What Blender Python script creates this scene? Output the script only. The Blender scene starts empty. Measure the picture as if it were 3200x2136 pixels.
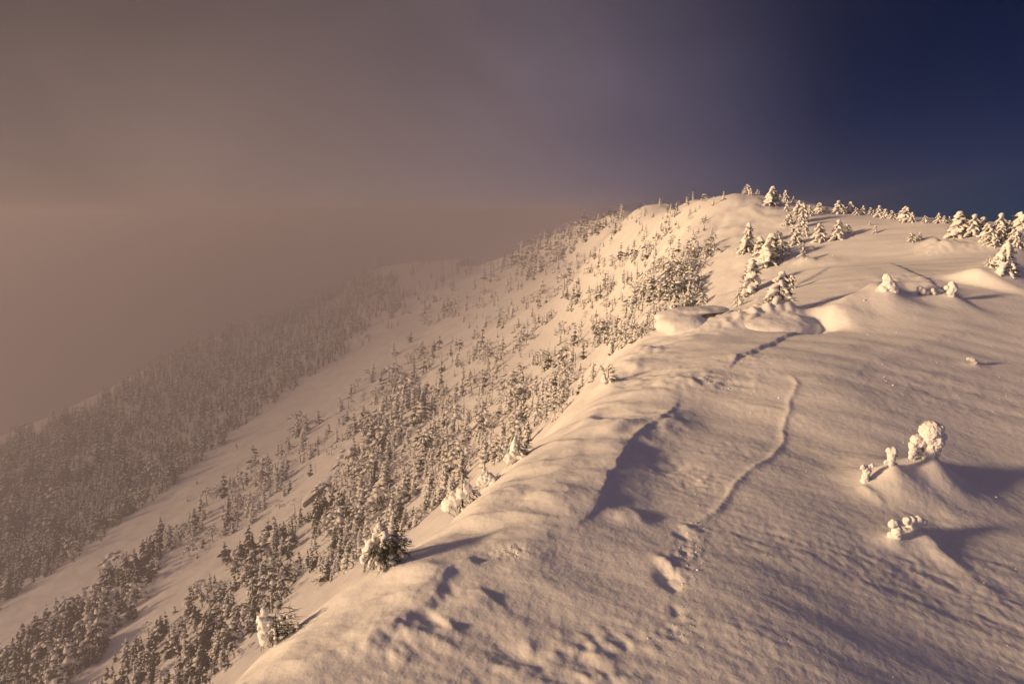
import bpy, math, random
import numpy as np
from mathutils import Vector

random.seed(7)
RNG = np.random.default_rng(7)
scn = bpy.context.scene
COL = scn.collection
R = math.radians

# ------------------------------------------------------------------ camera
PITCH = R(10.5)
FPX = 683.0                       # focal length in pixels of the 1024 x 683 frame (24 mm on 36 mm)
cam_d = bpy.data.cameras.new('camera')
cam_d.lens = 24.0
cam_d.sensor_width = 36.0
cam_d.clip_start = 0.1
cam_d.clip_end = 5000.0
cam = bpy.data.objects.new('camera', cam_d)
COL.objects.link(cam)
cam.location = (0, 0, 0)
cam.rotation_euler = (math.pi / 2 - PITCH, 0, 0)
scn.camera = cam

# ------------------------------------------------------------------ light
SUN_AZ = Vector((-0.955, -0.30, 0)).normalized()      # where the sun stands, seen from the ridge
SUN_EL = R(11.5)
sun_d = bpy.data.lights.new('sun', 'SUN')
sun_d.energy = 5.0
sun_d.angle = R(7.0)
sun_d.color = (1.0, 0.65, 0.345)
sun = bpy.data.objects.new('sun', sun_d)
COL.objects.link(sun)
to_sun = Vector((SUN_AZ.x * math.cos(SUN_EL), SUN_AZ.y * math.cos(SUN_EL), math.sin(SUN_EL)))
sun.rotation_euler = to_sun.to_track_quat('Z', 'Y').to_euler()
sun['kind'] = 'helper'

world = bpy.data.worlds.new('World')
scn.world = world
world.use_nodes = True
nt = world.node_tree
nt.nodes.clear()
def N(tree, t, **kw):
    n = tree.nodes.new(t)
    for k, v in kw.items():
        setattr(n, k, v)
    return n
sky = N(nt, 'ShaderNodeTexSky')
sky.sky_type = 'NISHITA'
sky.sun_disc = False
sky.sun_elevation = SUN_EL
sky.sun_rotation = math.atan2(SUN_AZ.x, SUN_AZ.y)
sky.altitude = 1500
sky.air_density = 0.55
sky.dust_density = 0.0
sky.ozone_density = 4.0
SKY_STRENGTH = 0.05
FOG_WARM = (0.196, 0.133, 0.110)
FOG_COOL = (0.152, 0.134, 0.215)
bg_sky = N(nt, 'ShaderNodeBackground')
bg_sky.inputs['Strength'].default_value = SKY_STRENGTH
tint = N(nt, 'ShaderNodeMix', data_type='RGBA', blend_type='MULTIPLY')
tint.inputs[0].default_value = 1.0
tint.inputs[7].default_value = (0.0, 0.075, 0.150, 1)
nt.links.new(sky.outputs[0], tint.inputs[6])
nt.links.new(tint.outputs[2], bg_sky.inputs['Color'])
# fog stands all round, warm towards the sun and cooler away from it, thinner overhead; one window of clear dark sky to the right
tc = N(nt, 'ShaderNodeTexCoord')
def dotnode(v):
    d = N(nt, 'ShaderNodeVectorMath', operation='DOT_PRODUCT')
    d.inputs[1].default_value = Vector(v).normalized()
    nt.links.new(tc.outputs['Generated'], d.inputs[0])
    return d.outputs['Value']
def mapr(sock, a, b, c=0.0, d=1.0):
    m = N(nt, 'ShaderNodeMapRange', interpolation_type='SMOOTHSTEP')
    for k, v in zip(('From Min', 'From Max', 'To Min', 'To Max'), (a, b, c, d)): m.inputs[k].default_value = v
    nt.links.new(sock, m.inputs['Value'])
    return m.outputs[0]
nz = N(nt, 'ShaderNodeTexNoise')
nz.inputs['Scale'].default_value = 2.6
nz.inputs['Detail'].default_value = 5
nt.links.new(tc.outputs['Generated'], nz.inputs['Vector'])
ma = N(nt, 'ShaderNodeMath', operation='MULTIPLY_ADD')
ma.inputs[1].default_value = 0.14
nt.links.new(nz.outputs[0], ma.inputs[0])
nt.links.new(dotnode((0.86, 0.50, 0.10)), ma.inputs[2])
clear = mapr(ma.outputs[0], 0.57, 0.95, 1.0, 0.0)
sx = N(nt, 'ShaderNodeSeparateXYZ')
nt.links.new(tc.outputs['Generated'], sx.inputs[0])
thin = mapr(sx.outputs['Z'], -0.02, 0.30, 1.0, 0.55)
mf = N(nt, 'ShaderNodeMath', operation='MULTIPLY')
nt.links.new(clear, mf.inputs[0])
nt.links.new(thin, mf.inputs[1])
cmix = N(nt, 'ShaderNodeMix', data_type='RGBA')
cmix.inputs[6].default_value = FOG_COOL + (1,)
cmix.inputs[7].default_value = FOG_WARM + (1,)
nt.links.new(mapr(dotnode((-0.90, 0.30, 0.0)), -0.35, 0.75), cmix.inputs[0])
bg_cl = N(nt, 'ShaderNodeBackground')
nt.links.new(cmix.outputs[2], bg_cl.inputs['Color'])
mp = N(nt, 'ShaderNodeMapping'); mp.inputs['Rotation'].default_value = (0.3, 0.75, 0.2); mp.inputs['Scale'].default_value = (1.0, 1.0, 1.7)
nt.links.new(tc.outputs['Generated'], mp.inputs['Vector'])
nw = N(nt, 'ShaderNodeTexNoise'); nw.inputs['Scale'].default_value = 2.4; nw.inputs['Detail'].default_value = 6; nw.inputs['Roughness'].default_value = 0.45
nw.inputs['Distortion'].default_value = 0.5
nt.links.new(mp.outputs[0], nw.inputs['Vector'])
nt.links.new(mapr(nw.outputs[0], 0.3, 0.7, 0.87, 1.10), bg_cl.inputs['Strength'])
mixs = N(nt, 'ShaderNodeMixShader')
nt.links.new(mf.outputs[0], mixs.inputs[0])
nt.links.new(bg_sky.outputs[0], mixs.inputs[1])
nt.links.new(bg_cl.outputs[0], mixs.inputs[2])
wo = N(nt, 'ShaderNodeOutputWorld')
nt.links.new(mixs.outputs[0], wo.inputs['Surface'])

scn.view_settings.view_transform = 'Standard'
scn.view_settings.look = 'None'
scn.view_settings.exposure = 0.28
scn.view_settings.gamma = 1.0
scn.cycles.use_denoising = True
scn.cycles.max_bounces = 5
scn.cycles.diffuse_bounces = 3
scn.cycles.glossy_bounces = 1
scn.cycles.transmission_bounces = 0
scn.cycles.volume_bounces = 1
scn.cycles.use_adaptive_sampling = True
scn.cycles.adaptive_threshold = 0.02

# ------------------------------------------------------------------ noise and small maths
_perm = np.random.default_rng(3).permutation(256)
_perm = np.concatenate([_perm, _perm, _perm])
_g3 = np.random.default_rng(4).normal(size=(256, 3))
_g3 /= np.linalg.norm(_g3, axis=1)[:, None]
def noise3(x, y, z):
    x, y, z = np.broadcast_arrays(np.asarray(x, float), np.asarray(y, float), np.asarray(z, float))
    xi, yi, zi = np.floor(x).astype(int), np.floor(y).astype(int), np.floor(z).astype(int)
    xf, yf, zf = x - xi, y - yi, z - zi
    xi &= 255; yi &= 255; zi &= 255
    u, v, w = (t * t * t * (t * (t * 6 - 15) + 10) for t in (xf, yf, zf))
    def g(i, j, k):
        h = _perm[_perm[_perm[xi + i] + yi + j] + zi + k]
        q = _g3[h]
        return q[..., 0] * (xf - i) + q[..., 1] * (yf - j) + q[..., 2] * (zf - k)
    def L(a, b, t): return a + (b - a) * t
    return L(L(L(g(0,0,0), g(1,0,0), u), L(g(0,1,0), g(1,1,0), u), v),
             L(L(g(0,0,1), g(1,0,1), u), L(g(0,1,1), g(1,1,1), u), v), w)
def noise2(x, y, s=0.0):
    """2-D gradient noise"""
    x, y = np.asarray(x, float), np.asarray(y, float)
    xi, yi = np.floor(x).astype(int), np.floor(y).astype(int)
    xf, yf = x - xi, y - yi
    xi = (xi + int(s * 17)) & 255; yi = (yi + int(s * 31)) & 255
    u, v = (t * t * t * (t * (t * 6 - 15) + 10) for t in (xf, yf))
    def g(i, j):
        q = _g3[_perm[_perm[xi + i] + yi + j]]
        return q[..., 0] * (xf - i) + q[..., 1] * (yf - j)
    a = g(0, 0) + (g(1, 0) - g(0, 0)) * u
    b = g(0, 1) + (g(1, 1) - g(0, 1)) * u
    return (a + (b - a) * v) * 1.3
def fbm2(x, y, s=0.0, o=4):
    r, a = 0.0, 1.0
    for i in range(o):
        r = r + a * noise2(x, y, s + i * 3.1)
        x, y, a = x * 2.03, y * 2.03, a * 0.5
    return r
def sst(a, b, x):
    t = np.clip((x - a) / (b - a), 0, 1)
    return t * t * (3 - 2 * t)

# ------------------------------------------------------------------ terrain: rays of the photograph to points on the mountain
CP, SP = math.cos(PITCH), math.sin(PITCH)
def ray(px, py):
    u, v = (px - 512.0) / FPX, (py - 341.5) / FPX
    return np.array([u, CP - v * SP, -SP - v * CP])
def W(px, py, depth):
    return ray(px, py) * depth
def project(x, y, z):
    """world -> 2349-wide picture coordinates and depth"""
    d = y * CP - z * SP
    v = (-z * CP - y * SP) / d
    return (512 + FPX * x / d) * 2.2939, (341.5 + FPX * v) * 2.2939, d

PLATEAU = [W(*a) for a in [
    (218,683,9.3),(383,553,12.6),(523,457,17),(600,380,24),(654,325,33),(725,300,42),(745,190,70),
    (512,683,8.8),(800,683,8.8),(1024,683,9.6),(924,470,16.8),(1024,450,18.5),(700,500,14.5),(700,420,20),
    (800,380,22),(800,325,30),(815,280,38),(815,240,50),(815,209,61),(870,214,58),(870,260,43),
    (940,290,32),(1024,300,31),(1024,262,37),(1024,228,45),(960,227,46),(930,218,52),(960,350,25.5),(1024,360,25),(780,203,66),
    (706,200,82),(668,206,130),(640,214,230),(600,225,380),(560,240,520),(500,262,650)]]
PLATEAU += [np.array(p, float) for p in [
    (58,80,-10),(90,60,-24),(50,115,-10),(90,140,-40),(62,20,-10),(100,0,-30),(0,-20,-6),(30,-20,-9),(-12,-25,-5),
    (22,3,-7.6),(60,183,-18),(95,300,-34),(100,400,-50),(90,560,-60),(130,200,-60),(-40,10,-18),(-60,60,-30),(-60,160,-40),(-60,-40,-14)]]
SLOPE = [W(*a) for a in [
    (0,683,115),(110,683,100),(200,640,92),(0,606,165),(0,530,260),(0,453,470),(100,400,560),(174,355,630),(244,325,700),
    (436,300,480),(436,272,690),(384,292,620),(384,266,790),(470,258,740),(320,315,700),(300,328,620),(436,330,330),(350,350,430),(300,400,320),(200,480,235),(200,560,140),(300,530,115),(300,470,170),(400,450,118),
    (400,400,175),(500,380,118),(480,300,360),(470,275,600),(500,285,430),(520,270,440),(560,260,340),(560,275,240),(590,250,260),(625,235,190),(560,320,135),(640,262,108),(600,225,380),(560,240,520),(500,262,650),(690,250,72),
    (690,217,84),(600,340,74),(550,400,66),(450,480,74),(350,550,84),(660,300,57),(700,288,47),(706,200,82),(668,206,130),(640,214,230)]]
SLOPE += [np.array(p, float) for p in [
    (-520,560,-220),(-430,740,-220),(-260,960,-150),(-100,960,-110),(20,900,-90),
    (-20,20,-30),(-20,-20,-28),(-60,20,-70),(-60,-40,-66),(-130,60,-110),(-130,-40,-120),(-220,100,-140),(-300,200,-170),(-330,60,-200),(3,45,-16),(-6,32,-19)]]

class TPS:
    def __init__(s, pts, lam):
        P = np.array(pts); s.c = P[:, :2] / 100.0; n = len(P)
        K = s.k(s.c) + lam * np.eye(n)
        Q = np.c_[np.ones(n), s.c]
        A = np.zeros((n + 3, n + 3)); A[:n, :n] = K; A[:n, n:] = Q; A[n:, :n] = Q.T
        s.w = np.linalg.solve(A, np.r_[P[:, 2], 0, 0, 0])
    def k(s, q):
        d2 = ((q[:, None, :] - s.c[None]) ** 2).sum(-1)
        return 0.5 * d2 * np.log(d2 + 1e-12)
    def __call__(s, x, y):
        sh = np.shape(x); q = np.c_[np.ravel(x), np.ravel(y)] / 100.0
        out = np.empty(len(q)); n = len(s.c)
        for i in range(0, len(q), 60000):
            b = q[i:i + 60000]
            out[i:i + 60000] = s.k(b) @ s.w[:n] + s.w[n] + b @ s.w[n + 1:]
        return out.reshape(sh)
tps_p, tps_s = TPS(PLATEAU, 0.0004), TPS(SLOPE, 0.0012)

EDGE = np.array([(-14,-60),(-9,-12),(-5.6,4)] + [tuple(W(*a)[:2]) for a in
    [(196,683,9.3),(362,553,12.6),(504,457,17),(588,380,24),(644,325,33),(720,300,42),(722,250,52),(744,206,62),(756,193,69),(706,200,84),(668,206,130),(640,214,230),(600,225,380),(560,240,520),(500,262,650)]] + [(10,800),(40,1100)], float)
def polysd(x, y, pl):
    """distance to a polyline, sign (+ = left of its direction) and arc length in 0..1"""
    best = np.full(np.shape(x), 1e9); sd = np.zeros(np.shape(x)); s = np.zeros(np.shape(x))
    D = np.diff(pl, axis=0); seg = np.linalg.norm(D, axis=1); L = seg.sum(); acc = 0.0
    nn = np.stack([-D[:, 1], D[:, 0]], 1) / seg[:, None]
    for i in range(len(pl) - 1):
        a, d = pl[i], D[i]
        t = np.clip(((x - a[0]) * d[0] + (y - a[1]) * d[1]) / (seg[i] ** 2), 0, 1)
        qx, qy = x - a[0] - t * d[0], y - a[1] - t * d[1]
        q = qx * qx + qy * qy
        m = q < best
        best = np.where(m, q, best)
        n0 = nn[i] + nn[max(i - 1, 0)]; n1 = nn[i] + nn[min(i + 1, len(nn) - 1)]
        nx = np.where(t <= 0, n0[0], np.where(t >= 1, n1[0], nn[i][0]))
        ny = np.where(t <= 0, n0[1], np.where(t >= 1, n1[1], nn[i][1]))
        sd = np.where(m, np.sign(qx * nx + qy * ny + 1e-12), sd)
        s = np.where(m, (acc + t * seg[i]) / L, s); acc += seg[i]
    return np.sqrt(best), sd, s
def edge_e(x, y):
    d, sg, s = polysd(x, y, EDGE)
    e = d * sg
    return e

def base_plateau(x, y):
    return tps_p(x, y)
def base_height(x, y):
    e = edge_e(x, y) + 0.9 * noise2(x / 5.0, y / 5.0, 2.0) * sst(3, 20, y) + 0.35 * noise2(x / 1.7, y / 1.7, 5.0)
    p = tps_p(x, y)
    bw = 2.6 + 2.4 * sst(8, 30, y)
    p = p - 0.048 * np.clip(e + bw, 0, bw + 2) ** 2 / (bw / 3.0) * (1 - sst(55, 90, y))
    s = tps_s(x, y)
    wd = 7.0 + 6.0 * sst(20, 70, y) + 10.0 * sst(70, 140, y)
    w = sst(-0.6, wd, e)
    s = np.where(e < wd + 30, np.minimum(s, p - 0.15 * e), s)
    z = p * (1 - w) + s * w
    # knob the photographer stands on
    r = np.hypot(x, y)
    kn = -(1.7 + np.maximum(0, r - 1.2) * 1.0)
    z = np.where(r < 14, np.maximum(z, kn), z)
    return z, e

def unproject(px, py, fn=None):
    """picture point (2349 wide) -> ground point along its ray"""
    fn = fn or (lambda x, y: base_height(x, y)[0])
    d = ray(px / 2.2939, py / 2.2939)
    t = np.geomspace(4, 850, 2900)
    P = d[None] * t[:, None]
    h = fn(P[:, 0], P[:, 1])
    i = np.argmax(P[:, 2] <= h)
    if P[i, 2] > h[i]:
        i = len(t) - 1
    if i > 0:
        a0, a1 = P[i - 1, 2] - h[i - 1], P[i, 2] - h[i]
        f = a0 / (a0 - a1 + 1e-9)
        return P[i - 1] + (P[i] - P[i - 1]) * f
    return P[i]
def G(pts):
    return np.array([unproject(*p)[:2] for p in pts])

# --- forms of the wind-packed snow on the ridge
FEATURES = []
def scarp(pts, H, wl, wr, wob=0.06, under=0.0):
    """a slab whose right-hand side ends in a small step"""
    FEATURES.append(('scarp', G(pts), H, wl, wr, wob, under))
def mound(px, py, wl, wr, wb, H, ang=0.0):
    c = unproject(px, py)
    FEATURES.append(('mound', c[:2], wl, wr, wb, H, ang))
def rib(pts, H, w, wob=0.05, H1=None):
    FEATURES.append(('rib', G(pts), H, w, wob, H if H1 is None else H1))
def cone(px, py, r, H, p=1.6):
    c = unproject(px, py)
    FEATURES.append(('cone', c[:2], r, H, p))

scarp([(1553,905),(1552,935),(1530,962),(1490,985),(1437,1028),(1425,1065),(1397,1092),(1388,1135),(1350,1185),(1308,1220),(1290,1240)], 0.05, 1.6, 0.06, 0.10, 0.02)
scarp([(1553,905),(1545,955),(1470,1000),(1425,1060),(1390,1120),(1310,1218)], 0.13, 3.0, 1.1, 0.10, 0.15)
scarp([(1075,1295),(1035,1308),(1010,1332),(993,1375),(962,1400),(900,1440),(868,1490)], 0.05, 0.9, 0.14, 0.03, 0.02)
scarp([(1330,975),(1380,990),(1440,992),(1500,980)], 0.18, 0.8, 0.35, 0.05, 0.15)
scarp([(1865,742),(1800,770),(1740,800),(1690,820),(1660,850)], 0.09, 0.8, 0.08, 0.10)
scarp([(1905,610),(1870,632),(1830,652),(1800,668)], 0.10, 0.8, 0.12, 0.08)
scarp([(2030,600),(2080,625),(2140,650),(2120,670)], 0.10, 0.7, 0.12, 0.15)
scarp([(640,1420),(740,1370),(800,1330),(880,1290),(960,1268)], 0.05, 0.9, 0.25, 0.05)
scarp([(730,1390),(750,1360),(800,1330)], 0.08, 0.6, 0.2, 0.05)
rib([(1815,862),(1830,880),(1812,915),(1808,950),(1797,985),(1800,1010),(1770,1048),(1715,1085),(1690,1108),(1665,1142),(1630,1172),(1590,1200),(1555,1222)], 0.036, 0.09, 0.10)
rib([(2095,1222),(2135,1255),(2180,1290),(2240,1335),(2310,1375)], 0.11, 0.30, 0.02, 0.03)
rib([(1975,1130),(2010,1150),(2030,1165)], 0.08, 0.12, 0.02, 0.02)
rib([(1905,735),(1950,715),(2000,690),(2060,672),(2150,670),(2200,680)], 0.75, 1.0, 0.05, 0.4)
rib([(2240,650),(2300,630),(2349,612)], 0.8, 1.2, 0.05, 1.0)
rib([(1120,1370),(1060,1400),(1000,1430)], 0.06, 0.3, 0.1)
# lumps: (x, y, radius towards the sun, radius away, radius along the view, height)
for m in [(1640,735,1.8,1.3,1.6,0.40),(1560,740,1.4,1.2,1.2,0.55),(1790,722,2.1,0.8,1.2,0.80),(1700,745,2.2,1.6,1.0,0.35),
          (1475,815,1.5,0.8,1.2,0.45),(1440,850,0.9,0.6,1.0,0.40),(1545,880,1.3,0.8,1.0,0.28),(1600,860,1.4,0.9,0.9,0.18),
          (1390,890,0.6,0.45,0.7,0.35),(1545,975,1.3,0.8,0.8,0.22),(1460,1180,0.45,0.22,0.35,0.16),(1100,1085,0.45,0.3,0.35,0.30),
          (1190,1045,0.5,0.35,0.4,0.40),(875,1262,0.6,0.4,0.35,0.22),(1075,1298,0.28,0.14,0.18,0.13),(1110,1300,0.3,0.4,0.2,0.05),
          (1035,1445,0.22,0.08,0.10,0.07),
          
          
          (1525,1290,0.12,0.14,0.22,0.10),(1580,1205,0.12,0.1,0.2,0.08),
          (1940,800,1.6,1.0,0.35,0.09),(2010,830,1.8,1.1,0.35,0.09),(1930,860,1.5,1.0,0.3,0.08),(2080,800,1.7,0.9,0.3,0.08),(2180,770,2.0,1.2,0.35,0.10),(1960,905,1.2,0.8,0.25,0.07),(2060,900,1.4,0.9,0.25,0.07),(2120,860,1.5,1.0,0.3,0.07),(2200,910,1.4,1.0,0.25,0.06),
          (2235,832,0.5,0.4,0.3,0.16),(1905,600,1.2,0.8,0.8,0.25),(1850,600,0.7,0.35,0.6,0.45),(2290,560,2.2,1.6,1.4,0.5),(2170,570,1.6,0.9,0.9,0.55),(2140,560,0.9,0.4,0.6,0.45),
          (1560,660,1.0,0.8,0.8,0.4),(1745,690,0.9,0.5,0.6,0.35)]:
    mound(*m)
for m in [(1520,1055,0.9,0.9,1.0,-0.22),(1530,1318,0.13,0.13,0.24,-0.13),(1545,1345,0.10,0.10,0.12,-0.08),(1565,1222,0.10,0.10,0.16,-0.10),(1520,1330,0.1,0.12,0.2,-0.06),(1570,1265,0.1,0.1,0.1,-0.05),(1555,1400,0.1,0.1,0.12,-0.06),(1880,745,1.4,1.2,0.8,-0.5)]:
    mound(*m)
def crust(px, py, ra, rb, H, sc, ang=0.0):
    c = unproject(px, py)
    FEATURES.append(('crust', c[:2], ra, rb, H, sc, ang))
# broken, hummocky crust: (x, y, half-length across, half-length away, height, size of the hummocks)
for m in [(1210,1510,0.75,0.40,0.13,0.55),(1330,1490,0.7,0.35,0.08,0.40),(1430,1460,0.6,0.35,0.08,0.34),(1360,1555,0.8,0.25,0.08,0.36),(1550,1430,0.28,0.5,0.05,0.22),
          (900,1480,0.55,0.40,0.10,0.45),(1550,1300,0.22,0.6,0.06,0.18),(1590,1215,0.28,0.5,0.05,0.17),(1575,1265,0.25,0.4,0.06,0.14),(1640,875,1.6,0.8,0.13,0.5),
          (1175,1268,0.5,0.25,0.05,0.12),(1600,1100,0.5,0.6,0.06,0.22),(2060,640,2.4,1.6,0.14,0.6),(1780,600,2.0,2.0,0.12,0.7),(1500,860,1.0,0.8,0.14,0.5),(1690,820,1.4,0.8,0.06,0.4),(2180,905,2.5,2.0,0.035,0.35)]:
    crust(*m)
cone(2042,1118, 0.95, 0.58, 1.25)
cone(2132,1105, 1.0, 0.66, 1.25)
cone(2092,1232, 0.50, 0.15, 1.3)
cone(2050,1245, 0.40, 0.14, 1.3)
cone(2032,705, 1.5, 0.70, 1.3)

AW = np.array([0.93, 0.36])       # the way the shadows fall, in plan
def detail(x, y, e):
    dz = np.zeros(np.shape(x))
    for f in FEATURES:
        k = f[0]
        if k == 'mound':
            _, c, wl, wr, wb, H, ang = f
            R_ = 3.2 * max(wl, wr, wb)
            m = (np.abs(x - c[0]) < R_) & (np.abs(y - c[1]) < R_)
            if not m.any(): continue
            dx, dy = x[m] - c[0], y[m] - c[1]
            n = 0.22 * noise2(dx / max(wl, wb) * 1.6, dy / max(wl, wb) * 1.6, c[0] + 40)
            a, b = dx * AW[0] + dy * AW[1], -dx * AW[1] + dy * AW[0]
            q = (a / np.where(a > 0, wr, wl)) ** 2 + (b / wb) ** 2
            n2 = 0.35 * noise2(x[m] / 0.35, y[m] / 0.35, 31.0) * min(1.0, wl / 0.4)
            dz[m] += (0.8 if abs(H) > 0.25 else 0.6) * H * np.exp(-q * (1 + n)) * (1 + n + n2)
        elif k == 'crust':
            _, c, ra, rb, H, sc, ang = f
            R_ = 2.6 * max(ra, rb)
            m = (np.abs(x - c[0]) < R_) & (np.abs(y - c[1]) < R_)
            if not m.any(): continue
            xm, ym = x[m], y[m]
            w_ = np.exp(-((xm - c[0]) / ra) ** 2 - ((ym - c[1]) / rb) ** 2)
            a_, b_ = xm * 0.80 - ym * 0.60, xm * 0.60 + ym * 0.80
            n = noise2(a_ / sc, b_ / (sc * 0.7), c[0] + 3) + 0.4 * noise2(a_ / (sc * 0.45), b_ / (sc * 0.33), c[0] + 9)
            dz[m] += 0.5 * H * w_ * (sst(-0.5, 0.8, n) * 1.1 - 0.35 + 0.3 * n)
        elif k == 'cone':
            _, c, r, H, p = f
            m = (np.abs(x - c[0]) < r * 3) & (np.abs(y - c[1]) < r * 3)
            if not m.any(): continue
            d = np.hypot(x[m] - c[0], y[m] - c[1]) / r
            d = d * (1 + 0.2 * noise2((x[m] - c[0]) / r * 1.2, (y[m] - c[1]) / r * 1.2, c[1]))
            dz[m] += H * np.exp(-(d ** p) * 1.6)
        else:
            pl = f[1]
            pad = 12.0 if k == 'scarp' else 4.0
            lo, hi = pl.min(0) - pad, pl.max(0) + pad
            m = (x > lo[0]) & (x < hi[0]) & (y > lo[1]) & (y < hi[1])
            if not m.any(): continue
            xm, ym = x[m], y[m]
            ch = pl[-1] - pl[0]; sc_ = ((xm - pl[0][0]) * ch[0] + (ym - pl[0][1]) * ch[1]) / (ch @ ch)   # how far along it
            if k == 'scarp':
                _, _, H, wl, wr, wob, under = f
                d, sg, s = polysd(xm, ym, pl)
                dirx = pl[-1] - pl[0]
                rt = -1.0 if (dirx[0] * AW[1] - dirx[1] * AW[0]) > 0 else 1.0   # which side the shadows fall to
                sd = d * sg * (-rt) + wob * (noise2(xm / (wob * 9), ym / (wob * 9), 7.0) + 0.6 * noise2(xm / (wob * 3), ym / (wob * 3), 9.0))
                tp = np.clip(np.minimum(sc_, 1 - sc_) * 5, 0, 1); tp = tp * tp * (3 - 2 * tp)
                g = np.where(sd < 0, np.exp(-(sd / wl) ** 2), np.exp(-(sd / wr) ** 2))
                dz[m] += H * tp * g - under * tp * np.where(sd > 0, (sd / 0.8) * np.exp(-(np.abs(sd) / 1.1) ** 1.5), 0)
            else:
                _, _, H, w, wob, H1 = f
                d, sg, s = polysd(xm, ym, pl)
                d = np.abs(d * sg + wob * noise2(xm / (wob * 8), ym / (wob * 8), 8.0))
                s = np.clip(sc_, 0, 1); tp = np.clip(np.minimum(sc_ + 0.08, 1 - sc_) * 8, 0, 1); tp = tp * tp * (3 - 2 * tp)
                dz[m] += (H + (H1 - H) * s) * tp * np.exp(-(d / w) ** 1.5) * (1 + 0.3 * noise2(xm / w * 0.8, ym / w * 0.8, 3.0))
    r = np.hypot(x, y)
    top = 1 - sst(1.0, 10.0, e)
    near = top * (1 - sst(45, 120, r))
    # long soft waves, wind ripples drawn out along the wind, and pits
    a, b = x * 0.80 - y * 0.60, x * 0.60 + y * 0.80
    dz += near * (0.16 * noise2(x / 4.5, y / 4.5, 1.0) + 0.05 * noise2(a / 2.6, b / 0.9, 4.0))
    rough = 0.35 + 0.65 * sst(-0.1, 0.5, noise2(x / 3.2, y / 3.2, 11.0))
    fn = near * (1 - sst(18, 40, r))
    dz += fn * rough * (0.022 * noise2(a / 0.55, b / 0.22, 6.0) + 0.012 * noise2(a / 0.22, b / 0.12, 7.0) + 0.010 * noise2(x / 0.11, y / 0.11, 5.0))
    ed = np.exp(-((e + 1.2) / 2.2) ** 2) * (1 - sst(60, 120, r))
    g1, g2 = x * 0.92 - y * 0.38, x * 0.38 + y * 0.92
    dz += ed * (0.13 * fbm2(x / 2.2, y / 2.2, 12.0, 3) + 0.20 * (0.35 - np.abs(noise2(g1 / 2.6, g2 / 1.5, 19.0) + 0.35 * noise2(g1 / 0.9, g2 / 0.7, 20.0))) * (1 - sst(40, 70, r))) + 0.5 * np.exp(-((e + 1.0) / 5.0) ** 2) * sst(48, 70, r) * fbm2(x / 5.0, y / 5.0, 14.0, 4)
    # the open flank: hummocks and runnels drawn out down the fall line
    fl = sst(4.0, 16.0, e)
    c1, c2 = x * 0.86 + y * 0.5, -x * 0.5 + y * 0.86
    dz += fl * (1.3 * fbm2(c1 / 34.0, c2 / 15.0, 13.0, 3) + 0.35 * noise2(c1 / 6.0, c2 / 3.5, 15.0) + 0.12 * noise2(x / 1.8, y / 1.8, 16.0))
    return dz

def height(x, y):
    x, y = np.asarray(x, float), np.asarray(y, float)
    z, e = base_height(x, y)
    return z + detail(x, y, e), e

# ------------------------------------------------------------------ materials
def material(name):
    m = bpy.data.materials.new(name); m.use_nodes = True
    t = m.node_tree
    return m, t, t.nodes['Principled BSDF']
def bump_chain(t, bsdf, specs, vec):
    prev = None
    for scale, strength, dist, detail_ in specs:
        n = N(t, 'ShaderNodeTexNoise'); n.inputs['Scale'].default_value = scale; n.inputs['Detail'].default_value = detail_
        t.links.new(vec, n.inputs['Vector'])
        b = N(t, 'ShaderNodeBump'); b.inputs['Strength'].default_value = strength; b.inputs['Distance'].default_value = dist
        t.links.new(n.outputs[0], b.inputs['Height'])
        if prev: t.links.new(prev.outputs[0], b.inputs['Normal'])
        prev = b
    t.links.new(prev.outputs[0], bsdf.inputs['Normal'])
def snow_material(name, col, specs, var=0.04):
    m, t, b = material(name)
    co = N(t, 'ShaderNodeTexCoord')
    n = N(t, 'ShaderNodeTexNoise'); n.inputs['Scale'].default_value = 0.7; n.inputs['Detail'].default_value = 5
    t.links.new(co.outputs['Object'], n.inputs['Vector'])
    cr = N(t, 'ShaderNodeValToRGB')
    cr.color_ramp.elements[0].position = 0.3; cr.color_ramp.elements[1].position = 0.7
    cr.color_ramp.elements[0].color = tuple(c * (1 - var) for c in col) + (1,)
    cr.color_ramp.elements[1].color = tuple(min(1, c * (1 + var)) for c in col) + (1,)
    t.links.new(n.outputs[0], cr.inputs[0]); t.links.new(cr.outputs[0], b.inputs['Base Color'])
    b.inputs['Roughness'].default_value = 0.7
    b.inputs['Specular IOR Level'].default_value = 0.25
    bump_chain(t, b, specs, co.outputs['Object'])
    return m
M_SNOW = snow_material('wind_packed_snow', (0.80, 0.80, 0.82), [(5.0, 0.35, 0.05, 4), (22.0, 0.35, 0.015, 3)])
M_CAKE = snow_material('caked_snow', (0.82, 0.82, 0.83), [(14.0, 0.45, 0.03, 4), (45.0, 0.35, 0.01, 2)])

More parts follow.
